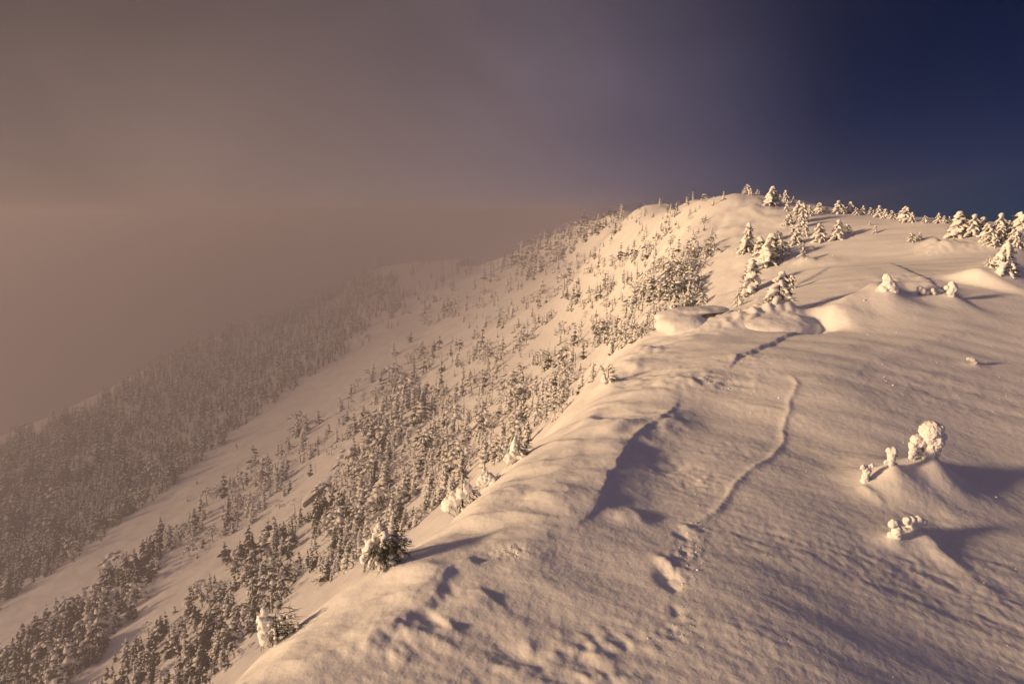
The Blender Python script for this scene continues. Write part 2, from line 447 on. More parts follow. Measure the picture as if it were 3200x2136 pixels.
# ------------------------------------------------------------------ terrain mesh
def mesh_from(name, verts, faces, mats, smooth=True, midx=None):
    me = bpy.data.meshes.new(name)
    verts = np.asarray(verts, np.float32)
    if isinstance(faces, np.ndarray):
        nf, k = faces.shape
        me.vertices.add(len(verts)); me.vertices.foreach_set('co', verts.ravel())
        me.loops.add(nf * k); me.loops.foreach_set('vertex_index', faces.astype(np.int32).ravel())
        me.polygons.add(nf)
        me.polygons.foreach_set('loop_start', np.arange(0, nf * k, k, dtype=np.int32))
        me.update(calc_edges=True)
    else:
        me.from_pydata(verts.tolist(), [], faces)
    for m in mats: me.materials.append(m)
    if midx is not None: me.polygons.foreach_set('material_index', np.asarray(midx, np.int32))
    me.polygons.foreach_set('use_smooth', np.full(len(me.polygons), smooth))
    me.update()
    return me
def link(name, data, parent=None, **props):
    o = bpy.data.objects.new(name, data); COL.objects.link(o)
    if parent is not None: o.parent = parent
    for k, v in props.items(): o[k] = v
    return o

th_f = np.radians(np.linspace(-41, 41, 760))
th_l = np.radians(np.linspace(-180, -41, 90))[:-1]
th_r = np.radians(np.linspace(41, 180, 90))[1:]
TH = np.concatenate([th_l, th_f, th_r])                   # measured from straight ahead, to the right
RR = np.concatenate([np.array([0.4, 1.5, 3.0]), np.geomspace(4.2, 60, 520), np.geomspace(60, 900, 360)[1:]])
TT, RG = np.meshgrid(TH, RR, indexing='ij')
TX, TY = RG * np.sin(TT), RG * np.cos(TT)
TZ, TE = height(TX, TY)
nT, nR = TX.shape
V = np.stack([TX, TY, TZ], -1).reshape(-1, 3)
idx = np.arange(nT * nR).reshape(nT, nR)
Q = np.stack([idx[:-1, :-1], idx[1:, :-1], idx[1:, 1:], idx[:-1, 1:]], -1).reshape(-1, 4)[:, ::-1]
# the patch of mountain that the haze box holds, laid out along the ridge
HEAD = R(18.0); AX = np.array([math.sin(HEAD), math.cos(HEAD)]); BX = np.array([math.cos(HEAD), -math.sin(HEAD)])
A0, A1, B0, B1 = -130.0, 860.0, -760.0, 31.0
inb = lambda x, y: (x * AX[0] + y * AX[1] > A0 + 3) & (x * AX[0] + y * AX[1] < A1 - 3) & (x * BX[0] + y * BX[1] > B0 + 3) & (x * BX[0] + y * BX[1] < B1 - 3)
Q = Q[inb(V[:, 0], V[:, 1])[Q].all(1)]
fe = TE.reshape(-1)[Q].mean(1)
def sub_mesh(name, sel):
    q = Q[sel]; used = np.unique(q); mp = np.full(len(V), -1); mp[used] = np.arange(len(used))
    return mesh_from(name, V[used], mp[q], [M_SNOW])
link('snow_ridge', sub_mesh('snow_ridge', fe < 2.5), kind='structure')
link('mountain_slope', sub_mesh('mountain_slope', fe >= 2.5), kind='structure')
# running maximum of the sight angle along every direction: what the ground hides from the camera
MAXT = np.maximum.accumulate(TZ / RG, axis=1)
def seen(x, y, z):
    i = np.clip(np.searchsorted(TH, np.arctan2(x, y)), 0, nT - 1)
    r = np.hypot(x, y)
    j = np.clip(np.searchsorted(RR, r) - 2, 0, nR - 1)
    return z / r - MAXT[i, j]

# ------------------------------------------------------------------ placing things on the ground
def hit(px, py, far=150.0):
    """picture point (2349 wide) -> point of the built ground; above the skyline: the skyline below it"""
    d = ray(px / 2.2939, py / 2.2939)
    th = math.atan2(d[0], d[1]); tn = d[2] / math.hypot(d[0], d[1])
    i = int(np.clip(np.searchsorted(TH, th), 1, nT - 1))
    j = int(np.searchsorted(MAXT[i], tn))
    jmax = int(np.searchsorted(RR, far))
    if j >= jmax:
        j = int(np.argmax(MAXT[i, :jmax]))
    return np.array([math.sin(th) * RR[j], math.cos(th) * RR[j], TZ[i, j]])
def hits(px, py):
    u, v = (px / 2.2939 - 512) / FPX, (py / 2.2939 - 341.5) / FPX
    x, y, z = u, CP - v * SP, -SP - v * CP
    th, tn = np.arctan2(x, y), z / np.hypot(x, y)
    ii = np.clip(np.searchsorted(TH, th), 1, nT - 1)
    jj = np.array([np.searchsorted(MAXT[i], t_) for i, t_ in zip(ii, tn)])
    ok = jj < nR - 1
    jj = np.minimum(jj, nR - 1)
    r = RR[jj] * (1 + RNG.uniform(-0.002, 0.002, len(jj)))
    return np.stack([np.sin(th) * r, np.cos(th) * r, TZ[ii, jj]], 1), ok
def px_m(p):
    """metres per picture pixel (2349 wide) at a point"""
    return (p[1] * CP - p[2] * SP) / FPX / 2.2939

# ------------------------------------------------------------------ materials of trees and rocks
def plain(name, a, b, scale, rough=0.8, bump=0.3):
    m, t, bs = material(name)
    co = N(t, 'ShaderNodeTexCoord')
    n = N(t, 'ShaderNodeTexNoise'); n.inputs['Scale'].default_value = scale; n.inputs['Detail'].default_value = 5
    t.links.new(co.outputs['Object'], n.inputs['Vector'])
    cr = N(t, 'ShaderNodeValToRGB')
    cr.color_ramp.elements[0].position = 0.35; cr.color_ramp.elements[1].position = 0.65
    cr.color_ramp.elements[0].color = a + (1,); cr.color_ramp.elements[1].color = b + (1,)
    t.links.new(n.outputs[0], cr.inputs[0]); t.links.new(cr.outputs[0], bs.inputs['Base Color'])
    bs.inputs['Roughness'].default_value = rough
    bump_chain(t, bs, [(scale * 2, bump, 0.05, 5)], co.outputs['Object'])
    return m
M_NEEDLE = plain('spruce_needles', (0.030, 0.040, 0.022), (0.085, 0.090, 0.055), 6.0)
M_FROST = plain('frosted_needles', (0.10, 0.11, 0.10), (0.24, 0.24, 0.23), 3.0)
M_BARK = plain('spruce_bark', (0.045, 0.035, 0.028), (0.11, 0.09, 0.07), 9.0)
M_ROCK = plain('dark_rock', (0.05, 0.05, 0.05), (0.16, 0.15, 0.14), 2.5, 0.85, 0.8)

# ------------------------------------------------------------------ mesh pieces
class Geo:
    def __init__(s): s.v = []; s.f = []; s.n = 0
    def add(s, v, f):
        v = np.asarray(v, float); s.v.append(v); s.f.append(np.asarray(f, int) + s.n); s.n += len(v)
    def arrays(s):
        if not s.v: return np.zeros((0, 3)), np.zeros((0, 3), int)
        return np.concatenate(s.v), np.concatenate(s.f)
    def mesh(s, name, mats, smooth=False):
        v, f = s.arrays()
        return mesh_from(name, v, f, mats, smooth)
OCT_F = [(0,2,4),(2,1,4),(1,3,4),(3,0,4),(2,0,5),(1,2,5),(3,1,5),(0,3,5)]
def frame_of(d):
    d = np.asarray(d, float); d = d / (np.linalg.norm(d) + 1e-9)
    s_ = np.cross(d, (0, 0, 1.0)); n_ = np.linalg.norm(s_)
    s_ = np.array([1.0, 0, 0]) if n_ < 1e-6 else s_ / n_
    return d, s_, np.cross(s_, d)
def clump(g, c, d, l, w, h, rg):
    """a lump of snow: an uneven octahedron drawn out along d"""
    d, s_, u = frame_of(d); c = np.asarray(c, float)
    j = rg.uniform(0.75, 1.25, 6)
    g.add([c + d * l * j[0], c - d * l * j[1], c + s_ * w * j[2], c - s_ * w * j[3], c + u * h * j[4], c - u * h * 0.5 * j[5]], OCT_F)
def spike(g, a, b, w):
    a, b = np.asarray(a, float), np.asarray(b, float)
    d, s_, u = frame_of(b - a)
    g.add([a + s_ * w, a - s_ * w * 0.5 + u * w * 0.87, a - s_ * w * 0.5 - u * w * 0.87, b], [(0, 1, 3), (1, 2, 3), (2, 0, 3)])
def trunk_geo(h, r, bend=(0, 0)):
    g = Geo(); k = 5; vs = []; fs = []
    for q, z in enumerate((-0.12, h * 0.35, h * 0.7)):
        rr = r * (1 - max(0, z) / h * 0.8)
        for i in range(k):
            a = 2 * math.pi * i / k
            vs.append((math.cos(a) * rr + bend[0] * z * z, math.sin(a) * rr + bend[1] * z * z, z))
    vs.append((bend[0] * h * h, bend[1] * h * h, h))
    for q in range(2):
        for i in range(k):
            a, b = q * k + i, q * k + (i + 1) % k
            fs += [(a, b, b + k), (a, b + k, a + k)]
    for i in range(k): fs.append((2 * k + i, 2 * k + (i + 1) % k, 3 * k))
    g.add(vs, fs)
    return g
WIND = np.array([-0.93, -0.36, 0.0])              # the side the rime is plastered on

def spruce_geo(seed, levels, per, R_, heavy, tris='hi'):
    """unit-height spruce: trunk, needles, snow"""
    rg = np.random.default_rng(seed)
    bend = rg.uniform(-0.06, 0.06, 2)
    tr = trunk_geo(0.96, 0.022, bend); fo = Geo(); sn = Geo()
    for k in range(levels):
        z = 0.06 + 0.88 * (k + rg.uniform(-0.3, 0.3)) / (levels - 1)
        z = min(max(z, 0.05), 0.95)
        rad = R_ * ((1 - z) ** 0.75 * (0.85 + 0.3 * math.sin(seed + z * 9)) + 0.05)
        a0 = rg.uniform(0, 6.28)
        for b in range(per if z < 0.8 else max(3, per - 2)):
            a = a0 + 6.283 * b / per + rg.uniform(-0.35, 0.35)
            r = rad * rg.uniform(0.6, 1.2)
            d = np.array([math.cos(a), math.sin(a), -rg.uniform(0.25, 0.8)])
            c0 = np.array([bend[0] * z * z, bend[1] * z * z, z])
            tip = c0 + d * r
            w = r * 0.36 + 0.012
            dn, s_, u = frame_of(d)
            m = c0 + d * r * 0.55
            if tris == 'hi':
                fo.add([c0 - u * 0.01, m + s_ * w, m - s_ * w, tip - u * 0.02, m - u * w * 0.9], [(0, 1, 2), (1, 3, 2), (0, 4, 1), (1, 4, 3), (3, 4, 2), (2, 4, 0)])
                for q in range(3):
                    sa = m + s_ * w * rg.uniform(-0.8, 0.8) + d * r * rg.uniform(-0.2, 0.3)
                    spike(fo, sa, sa + d * r * 0.35 + np.array([0, 0, -0.05 - 0.04 * rg.random()]) + s_ * w * rg.uniform(-1, 1), 0.010)
            else:
                fo.add([c0, m + s_ * w - u * 0.01, m - s_ * w - u * 0.01, tip - u * 0.015, m - u * w * 0.8], [(0, 4, 1), (1, 4, 3), (3, 4, 2), (2, 4, 0)])
            ww = float(np.dot(dn, WIND))
            if rg.random() < heavy + 0.30 * ww:
                f = 0.8 + 0.5 * max(0, ww) + 0.25 * rg.random()
                clump(sn, c0 + d * r * (0.55 + 0.15 * rg.random()) + np.array([0, 0, 0.012]), d, r * 0.50 * f, w * 0.85 * f, 0.030 * f + 0.10 * r, rg)
    clump(sn, (bend[0] * 0.9, bend[1] * 0.9, 0.93), (0.05, 0, 1), 0.075, 0.026 + 0.02 * heavy, 0.03, rg)
    if heavy > 0.6:      # plaster on the windward side of the trunk
        for z in np.linspace(0.15, 0.85, 5):
            clump(sn, np.array([0, 0, z]) + WIND * R_ * 0.42 * (1 - z), (0, 0, 1), 0.10, R_ * 0.45 * (1 - z) + 0.02, R_ * 0.30 * (1 - z) + 0.015, rg)
    return tr, fo, sn
def shrub_geo(seed, heavy, tris='lo'):
    """a low bent crown, more lump than tree"""
    rg = np.random.default_rng(seed)
    tr = trunk_geo(0.8, 0.02, rg.uniform(-0.25, 0.25, 2)); fo = Geo(); sn = Geo()
    n = 16 if tris == 'lo' else 26
    for k in range(n):
        z = rg.uniform(0.1, 0.9); rad = 0.32 * math.sin(min(1, (1.05 - z) * 1.6) * 1.5) + 0.05
        a = rg.uniform(0, 6.283)
        c = np.array([math.cos(a) * rad * 0.7, math.sin(a) * rad * 0.7, z])
        d = np.array([math.cos(a), math.sin(a), -rg.uniform(0.3, 1.0)])
        for q in range(3):
            spike(fo, c - d * 0.05, c + d * rg.uniform(0.08, 0.16) + rg.uniform(-0.06, 0.06, 3), 0.022)
        if rg.random() < heavy + 0.3 * float(np.dot(d, WIND)):
            clump(sn, c + np.array([0, 0, 0.03]), d, rg.uniform(0.08, 0.13), rg.uniform(0.06, 0.10), rg.uniform(0.04, 0.07), rg)
    return tr, fo, sn
def snag_geo(seed):
    """a dead bare stem with a few stubs, rime on one side"""
    rg = np.random.default_rng(seed)
    tr = trunk_geo(1.0, 0.018, rg.uniform(-0.12, 0.12, 2)); fo = Geo(); sn = Geo()
    for k in range(9):
        z = rg.uniform(0.3, 0.95); a = rg.uniform(0, 6.283); r = 0.16 * (1.15 - z)
        spike(fo, (0, 0, z), (math.cos(a) * r, math.sin(a) * r, z + rg.uniform(-0.03, 0.06)), 0.008)
    for z in np.linspace(0.1, 0.95, 6):
        clump(sn, WIND * 0.015 + np.array([0, 0, z]), (0, 0, 1), 0.09, 0.022, 0.02, rg)
    return tr, fo, sn

# ------------------------------------------------------------------ the trees of the flank
def in_poly(x, y, poly):
    p = np.array(poly, float); c = np.zeros(len(x), bool); j = len(p) - 1
    for i in range(len(p)):
        yi, yj, xi, xj = p[i, 1], p[j, 1], p[i, 0], p[j, 0]
        m = ((yi > y) != (yj > y)) & (x < (xj - xi) * (y - yi) / (yj - yi + 1e-9) + xi)
        c ^= m; j = i
    return c
# (outline in the picture, trees per 10000 px2, height in px, style weights heavy/dark/frost, clumpiness)
STANDS = [
    ([(-200,1140),(0,1037),(200,937),(400,815),(560,727),(720,645),(880,600),(930,690),(760,830),(620,925),(520,1003),(400,1112),(280,1195),(130,1312),(0,1392),(-200,1510)], 140, (37, 26), 'frost', 0.25),
    ([(-200,1640),(0,1500),(120,1420),(240,1338),(370,1232),(385,1275),(330,1370),(260,1470),(170,1560),(100,1640),(-200,1760)], 70, (41, 41), 'dark', 0.55),
    ([(-200,1700),(0,1520),(160,1450),(260,1420),(220,1520),(120,1640),(-200,1780)], 40, (50, 50), 'dark', 0.2),
    ([(360,1245),(500,1140),(620,1040),(700,980),(850,870),(950,780),(1010,810),(850,960),(760,1060),(660,1150),(520,1230),(430,1285)], 44, (33, 27), 'mix', 0.95),
    ([(160,1660),(290,1500),(380,1430),(470,1350),(520,1265),(610,1240),(700,1180),(790,1090),(860,960),(900,970),(840,1180),(720,1310),(600,1430),(500,1568),(420,1680)], 56, (42, 38), 'dark', 0.8),
    ([(790,1090),(860,960),(960,930),(1060,905),(1200,865),(1330,840),(1480,775),(1510,735),(1400,850),(1290,960),(1200,1040),(1040,1140),(880,1270),(760,1330),(700,1350),(760,1270)], 54, (44, 36), 'heavy', 0.85),
    ([(860,960),(960,930),(1200,865),(1480,775),(1620,690),(1690,600),(1640,560),(1500,560),(1300,640),(1100,760),(950,800)], 46, (27, 21), 'mix', 0.85),
    ([(1300,860),(1400,740),(1480,660),(1520,600),(1620,575),(1700,610),(1665,690),(1520,735),(1440,800)], 32, (42, 27), 'heavy', 0.6),
    ([(960,740),(1150,605),(1300,540),(1450,470),(1600,450),(1640,560),(1500,560),(1300,640),(1100,760)], 50, (20, 13), 'mix', 0.7),
    ([(1130,625),(1200,545),(1380,455),(1470,440),(1425,500),(1330,570),(1220,645)], 110, (24, 19), 'dark', 0.2),
    ([(1640,560),(1600,455),(1700,455),(1790,500),(1800,560),(1700,640)], 9, (28, 22), 'heavy', 0.4),
    ([(380,1290),(520,1240),(640,1160),(760,1100),(640,1230),(500,1270),(400,1400),(300,1480)], 2.5, (26, 26), 'mix', 0.9),
    ([(560,735),(720,640),(900,590),(1080,540),(1150,605),(1000,720),(930,735),(760,830)], 55, (22, 16), 'frost', 0.5),
    ([(40,1400),(400,1120),(620,930),(900,730),(940,790),(640,1020),(380,1220),(100,1420)], 1.2, (20, 20), 'frost', 0.9),
]
HI = {'heavy': [spruce_geo(s_, 9, 5, 0.24, 0.80) for s_ in (11, 12, 13, 14)] + [shrub_geo(s_, 0.85, 'hi') for s_ in (15, 16)],
      'dark': [spruce_geo(s_, 9, 5, 0.27, 0.10) for s_ in (21, 22, 23, 24)] + [shrub_geo(25, 0.35, 'hi')],
      'snag': [snag_geo(s_) for s_ in (26, 27)]}
LO = {'heavy': [spruce_geo(s_, 6, 4, 0.25, 0.82, 'lo') for s_ in (31, 32, 33, 34)] + [shrub_geo(s_, 0.85) for s_ in (35, 36)],
      'dark': [spruce_geo(s_, 6, 4, 0.28, 0.08, 'lo') for s_ in (41, 42, 43, 44, 45)],
      'frost': [spruce_geo(s_, 6, 3, 0.24, 0.45, 'lo') for s_ in (51, 52, 53, 54, 55)],
      'snag': [snag_geo(s_) for s_ in (56, 57)]}
TREES = []          # (x, y, z, height m, style, px height)
for poly, dens, hh, style, cl in STANDS:
    p = np.array(poly); lo, hi = p.min(0), p.max(0)
    n = int((hi - lo).prod() / 1e4 * dens * (1 + cl))
    x, y = RNG.uniform(lo[0], hi[0], n), RNG.uniform(lo[1], hi[1], n)
    # ragged outlines
    wx, wy = x + 22 * fbm2(x / 40, y / 40, 3, 2), y + 22 * fbm2(x / 40, y / 40, 8, 2)
    keep = in_poly(wx, wy, poly)
    # clumps drawn out down the fall line
    q = noise2((x * 0.8 - y * 0.6) / 70, (x * 0.6 + y * 0.8) / 24, 21) + 0.5 * noise2(x / 22, y / 22, 23)
    keep &= RNG.random(n) < np.clip(0.5 + (q * 2.6 - 0.1) * cl + (1 - cl) * 0.5, 0.03, 1)
    x, y = x[keep], y[keep]
    P, ok = hits(x, y)
    for k in range(len(x)):
        if not ok[k] or not inb(P[k, 0], P[k, 1]) : continue
        f = float(np.clip((x[k] - lo[0]) / (hi[0] - lo[0]), 0, 1))
        hp = (hh[0] + (hh[1] - hh[0]) * f) * float(np.clip(RNG.lognormal(-0.1, 0.34), 0.35, 1.8))
        e = float(edge_e(P[k, 0:1], P[k, 1:2])[0])
        if e < (5.0 if P[k, 1] < 36 else 1.2): continue
        st = style
        if style == 'mix': st = 'heavy' if RNG.random() < 0.75 else 'dark'
        elif style == 'heavy' and RNG.random() < 0.13: st = 'dark'
        elif style == 'dark' and RNG.random() < 0.22: st = 'heavy'
        if RNG.random() < 0.05 and style != 'frost': st = 'snag'
        m = px_m(P[k])
        TREES.append((P[k, 0], P[k, 1], P[k, 2], max(0.6, min(14.0, hp * m)), st, hp))
print('flank trees', len(TREES))
# the 300 that show largest stand singly, the rest are one mass
def infr(t):
    a, b, d = project(t[0], t[1], t[2])
    return -10 < a < 2360 and -10 < b < 1600
order = sorted(range(len(TREES)), key=lambda k: -(TREES[k][5] if infr(TREES[k]) else 0))
single = set()
for k in order:
    t_ = TREES[k]
    if seen(np.array([t_[0]]), np.array([t_[1]]), np.array([t_[2] + t_[3] * 0.4]))[0] > 0:
        single.add(k)
    if len(single) >= 300: break

def tree_meshes(tag, trio, needle):
    a, b, c_ = trio
    return (a.mesh(tag + '_trunk', [M_BARK]), b.mesh(tag + '_crown', [needle]), c_.mesh(tag + '_snow', [M_CAKE], True))
HI_ME = {k: [tree_meshes(f'{k}_spruce', g, M_NEEDLE) for g in v] for k, v in HI.items()}
def plant(name, trio, loc, rz, sc, **props):
    root = link(name, None, **props)
    root.location = loc; root.rotation_euler = (0, 0, rz); root.scale = sc
    root.empty_display_size = 0.1
    link('trunk', trio[0], root)
    cr = link('crown', trio[1], root, kind='stuff')
    link('snow_load', trio[2], cr, kind='stuff')
    return root
def where(px, py, st):
    """how a tree of the flank is told from the others: its look and what it stands beside"""
    look = {'heavy': 'snow-caked spruce', 'dark': 'dark lightly dusted spruce', 'frost': 'grey frosted spruce', 'snag': 'bare dead stem with rime'}[st]
    if st == 'frost':
        z = 'at the left edge of the far stand beyond the open chute' if px < 160 else 'in the middle of the far stand beyond the open chute' if px < 420 else 'at the foggy end of the far stand beyond the open chute' if py < 1000 and px < 800 else 'in the thin belt between the two open snow chutes'
    elif px < 420 and py > 1200 and px * 0.95 + py < 1700:
        z = 'in the belt at the bottom left corner between two chutes'
    elif px < 420: z = 'on the slope at the bottom edge below the ridge lip'
    elif px < 620: z = 'on the slope left of the dark-branched little spruce'
    elif px < 800: z = 'on the slope between rock slab and snow-draped little spruce'
    elif px < 960: z = 'on the slope right behind the snow-draped little spruce'
    elif px < 1120: z = 'on the slope behind the rounded snow hood'
    elif px < 1260: z = 'on the slope behind the leaning plastered stump'
    elif px < 1420: z = 'on the slope behind the snow horn on the lip'
    elif px < 1560: z = 'on the slope left of the flat rock ledge'
    else: z = 'on the bright slope behind the rock ledge below the peak'
    return f'{look} {z}', f'{look.split(" with")[0]}s {z}'
for k in sorted(single):
    x, y, z, h, st, hp = TREES[k]
    fam = HI_ME['dark' if st == 'frost' else st]
    tr3 = fam[int(RNG.integers(len(fam)))]
    w = h * RNG.uniform(1.05, 1.55)
    nm = 'dead_tree' if st == 'snag' else 'spruce_tree'
    pa, pb, _ = project(x, y, z)
    wl = where(pa, pb, st)
    plant(nm, tr3, (x, y, z - 0.03 * h), RNG.uniform(-0.6, 0.6), (w * (-1 if False else 1), w, h), label=wl[0], category='tree', group=wl[1])
buckets = {}
for k, t_ in enumerate(TREES):
    if k in single: continue
    buckets.setdefault((t_[4], int(RNG.integers(len(LO[t_[4]])))), []).append(t_)
AV, AF, AM, base = [], [], [], 0
for (st, vi), L in buckets.items():
    for gi, g in enumerate(LO[st][vi]):
        v, f = g.arrays()
        if len(v) == 0: continue
        n = len(L)
        T = np.array([[a[0], a[1], a[2] - 0.03 * a[3], a[3]] for a in L])
        rgl = np.random.default_rng(vi + 5)
        rz = rgl.uniform(-0.7, 0.7, n); wd = rgl.uniform(1.05, 1.7, n); lean = rgl.uniform(-0.05, 0.05, (n, 2))
        c_, s_ = np.cos(rz)[:, None], np.sin(rz)[:, None]
        X = (v[None, :, 0] * c_ - v[None, :, 1] * s_) * (T[:, 3] * wd)[:, None] + T[:, 0:1] + lean[:, :1] * v[None, :, 2] * T[:, 3:4]
        Y = (v[None, :, 0] * s_ + v[None, :, 1] * c_) * (T[:, 3] * wd)[:, None] + T[:, 1:2] + lean[:, 1:] * v[None, :, 2] * T[:, 3:4]
        Z = v[None, :, 2] * T[:, 3:4] + T[:, 2:3]
        AV.append(np.stack([X, Y, Z], -1).reshape(-1, 3))
        AF.append((f[None] + (np.arange(n) * len(v))[:, None, None]).reshape(-1, 3) + base)
        mi = {0: 0, 1: (2 if st == 'frost' else 1), 2: 3}[gi]
        AM.append(np.full(n * len(f), mi)); base += n * len(v)
fm = mesh_from('forest', np.concatenate(AV), np.concatenate(AF), [M_BARK, M_NEEDLE, M_FROST, M_CAKE], False, np.concatenate(AM))
print('forest triangles', len(fm.polygons))
link('forest', fm, kind='stuff', label='snowy spruce forest covering the mountain flank and fading into fog', category='forest')

# ------------------------------------------------------------------ snow-caked trees of the ridge
_tmp = []
def fuse(balls, voxel, amp, sc, name, mat, seed=0, soft=3):
    """balls of snow (centre, radii) grown together into one lumpy skin"""
    g = Geo(); ico = ICO
    for c_, r in balls:
        r = np.asarray(r, float) * np.ones(3)
        g.add(ico[0] * r + np.asarray(c_, float), ico[1])
    me0 = g.mesh('tmp', [])
    o = bpy.data.objects.new('tmp', me0); COL.objects.link(o)
    md = o.modifiers.new('r', 'REMESH'); md.mode = 'VOXEL'; md.voxel_size = voxel; md.use_smooth_shade = True
    sm = o.modifiers.new('s', 'SMOOTH'); sm.iterations = soft; sm.factor = 0.5
    dg = bpy.context.evaluated_depsgraph_get()
    ev = o.evaluated_get(dg); me = bpy.data.meshes.new_from_object(ev)
    bpy.data.objects.remove(o); bpy.data.meshes.remove(me0)
    n = len(me.vertices); co = np.empty(n * 3, np.float32); no = np.empty(n * 3, np.float32)
    me.vertices.foreach_get('co', co); me.vertex_normals.foreach_get('vector', no)
    co, no = co.reshape(-1, 3).astype(float), no.reshape(-1, 3).astype(float)
    q = co / sc + seed * 7.3
    d = noise3(q[:, 0], q[:, 1], q[:, 2]) + 0.5 * noise3(q[:, 0] * 2.1, q[:, 1] * 2.1, q[:, 2] * 2.1) + 0.35 * np.abs(noise3(q[:, 0] * 4.3, q[:, 1] * 4.3, q[:, 2] * 4.3))
    co += no * (d * amp)[:, None]
    me.vertices.foreach_set('co', co.astype(np.float32).ravel())
    me.materials.clear(); me.materials.append(mat); me.name = name
    me.polygons.foreach_set('use_smooth', np.full(len(me.polygons), True)); me.update()
    return me
def icosphere(sub=2):
    import bmesh
    bm = bmesh.new(); bmesh.ops.create_icosphere(bm, subdivisions=sub, radius=1.0)
    bm.verts.ensure_lookup_table()
    v = np.array([w.co[:] for w in bm.verts]); f = np.array([[w.index for w in q.verts] for q in bm.faces]); bm.free()
    return v, f
ICO = icosphere(2)
def tuft(fo, c, d, n, ln, w, rg, spread=0.6):
    """a spray of needle-covered twigs"""
    d = np.asarray(d, float) / np.linalg.norm(d)
    for q in range(n):
        e = d + rg.normal(0, spread, 3) * np.array([1, 1, 0.7])
        e /= np.linalg.norm(e)
        a = np.asarray(c, float) + rg.normal(0, ln * 0.2, 3)
        b = a + e * ln * rg.uniform(0.6, 1.1)
        spike(fo, a, b, w)
        for k in range(3):
            m = a + (b - a) * rg.uniform(0.2, 0.7)
            spike(fo, m, m + (e + rg.normal(0, 0.5, 3)) * ln * 0.35, w * 0.6)
def krumm(seed, n=23, R_=0.36, tall=False, droop=0.6):
    """unit-height ridge tree: bent lumps of rime on dark twigs"""
    rg = np.random.default_rng(seed); balls = []; fo = Geo(); bend = rg.uniform(-0.1, 0.1, 2)
    tr = trunk_geo(0.95, 0.03, bend)
    for k in range(n):
        z = 0.08 + 0.84 * (k + rg.uniform(-0.3, 0.3)) / (n - 1); z = min(max(z, 0.06), 0.93)
        a = k * 2.4 + rg.uniform(-0.5, 0.5)
        rad = R_ * ((1 - z) ** (0.8 if tall else 0.55)) * rg.uniform(0.65, 1.15) + 0.03
        d = np.array([math.cos(a), math.sin(a), 0.0]); ww = float(np.dot(d, WIND))
        c0 = np.array([bend[0] * z * z, bend[1] * z * z, z])
        s_ = (0.058 if tall else 0.074) * rg.uniform(0.75, 1.3) * (1 - 0.35 * z)
        for t_ in (0.35, 0.52, 0.70, 0.87, 1.04):
            c_ = c0 + d * rad * t_ + np.array([0, 0, 0.03 - droop * rad * t_ * t_])
            if ww > -0.35 or t_ > 0.5 or rg.random() < 0.5:
                balls.append((c_, 0.92 * s_ * (1.15 - 0.35 * t_) * np.array([1, 1, 0.75]) * (1.0 + 0.35 * max(0, ww))))
        c_ = c0 + d * rad * 0.85 + np.array([0, 0, -droop * rad * 0.7 - s_ * 0.35])
        tuft(fo, c_, d * 0.7 + np.array([0.25, 0.1, -0.75]), 9 if ww < 0.2 else 5, s_ * 2.4, 0.012, rg)
        tuft(fo, c0 + d * rad * 0.4 + np.array([0, 0, -0.05]), d + np.array([0.3, 0, -0.5]), 6, s_ * 2.3, 0.012, rg)
        if ww > 0.1 and tall:
            balls.append((c0 + WIND * rad * 0.45, (0.05, 0.05, 0.09)))
    balls.append((np.array([bend[0], bend[1], 0.94]), (0.055, 0.055, 0.065)))
    balls.append((np.array([bend[0] * 0.8, bend[1] * 0.8, 0.86]), (0.075, 0.075, 0.07)))
    sn = fuse(balls, 0.022, 0.017, 0.10, 'krumm_snow', M_CAKE, seed, 4)
    return (tr.mesh('krumm_trunk', [M_BARK]), fo.mesh('krumm_crown', [M_NEEDLE]), sn)
KR = [krumm(s_) for s_ in (101, 102, 103, 104)]
KL = [krumm(s_, 18, 0.52, droop=0.5) for s_ in (111, 112)]
KT = [krumm(s_, 34, 0.24, True, 0.75) for s_ in (121, 122, 123)]
KD = [krumm(131, 24, 0.50, droop=1.15)]
FAM = {'k': KR, 'l': KL, 't': KT, 'd': KD}
ORD = ['leftmost', 'second', 'third', 'fourth', 'fifth', 'sixth', 'seventh', 'eighth', 'ninth', 'tenth', 'eleventh', 'twelfth', 'thirteenth', 'fourteenth', 'fifteenth', 'sixteenth', 'seventeenth', 'eighteenth', 'nineteenth', 'twentieth', 'twenty-first', 'twenty-second']
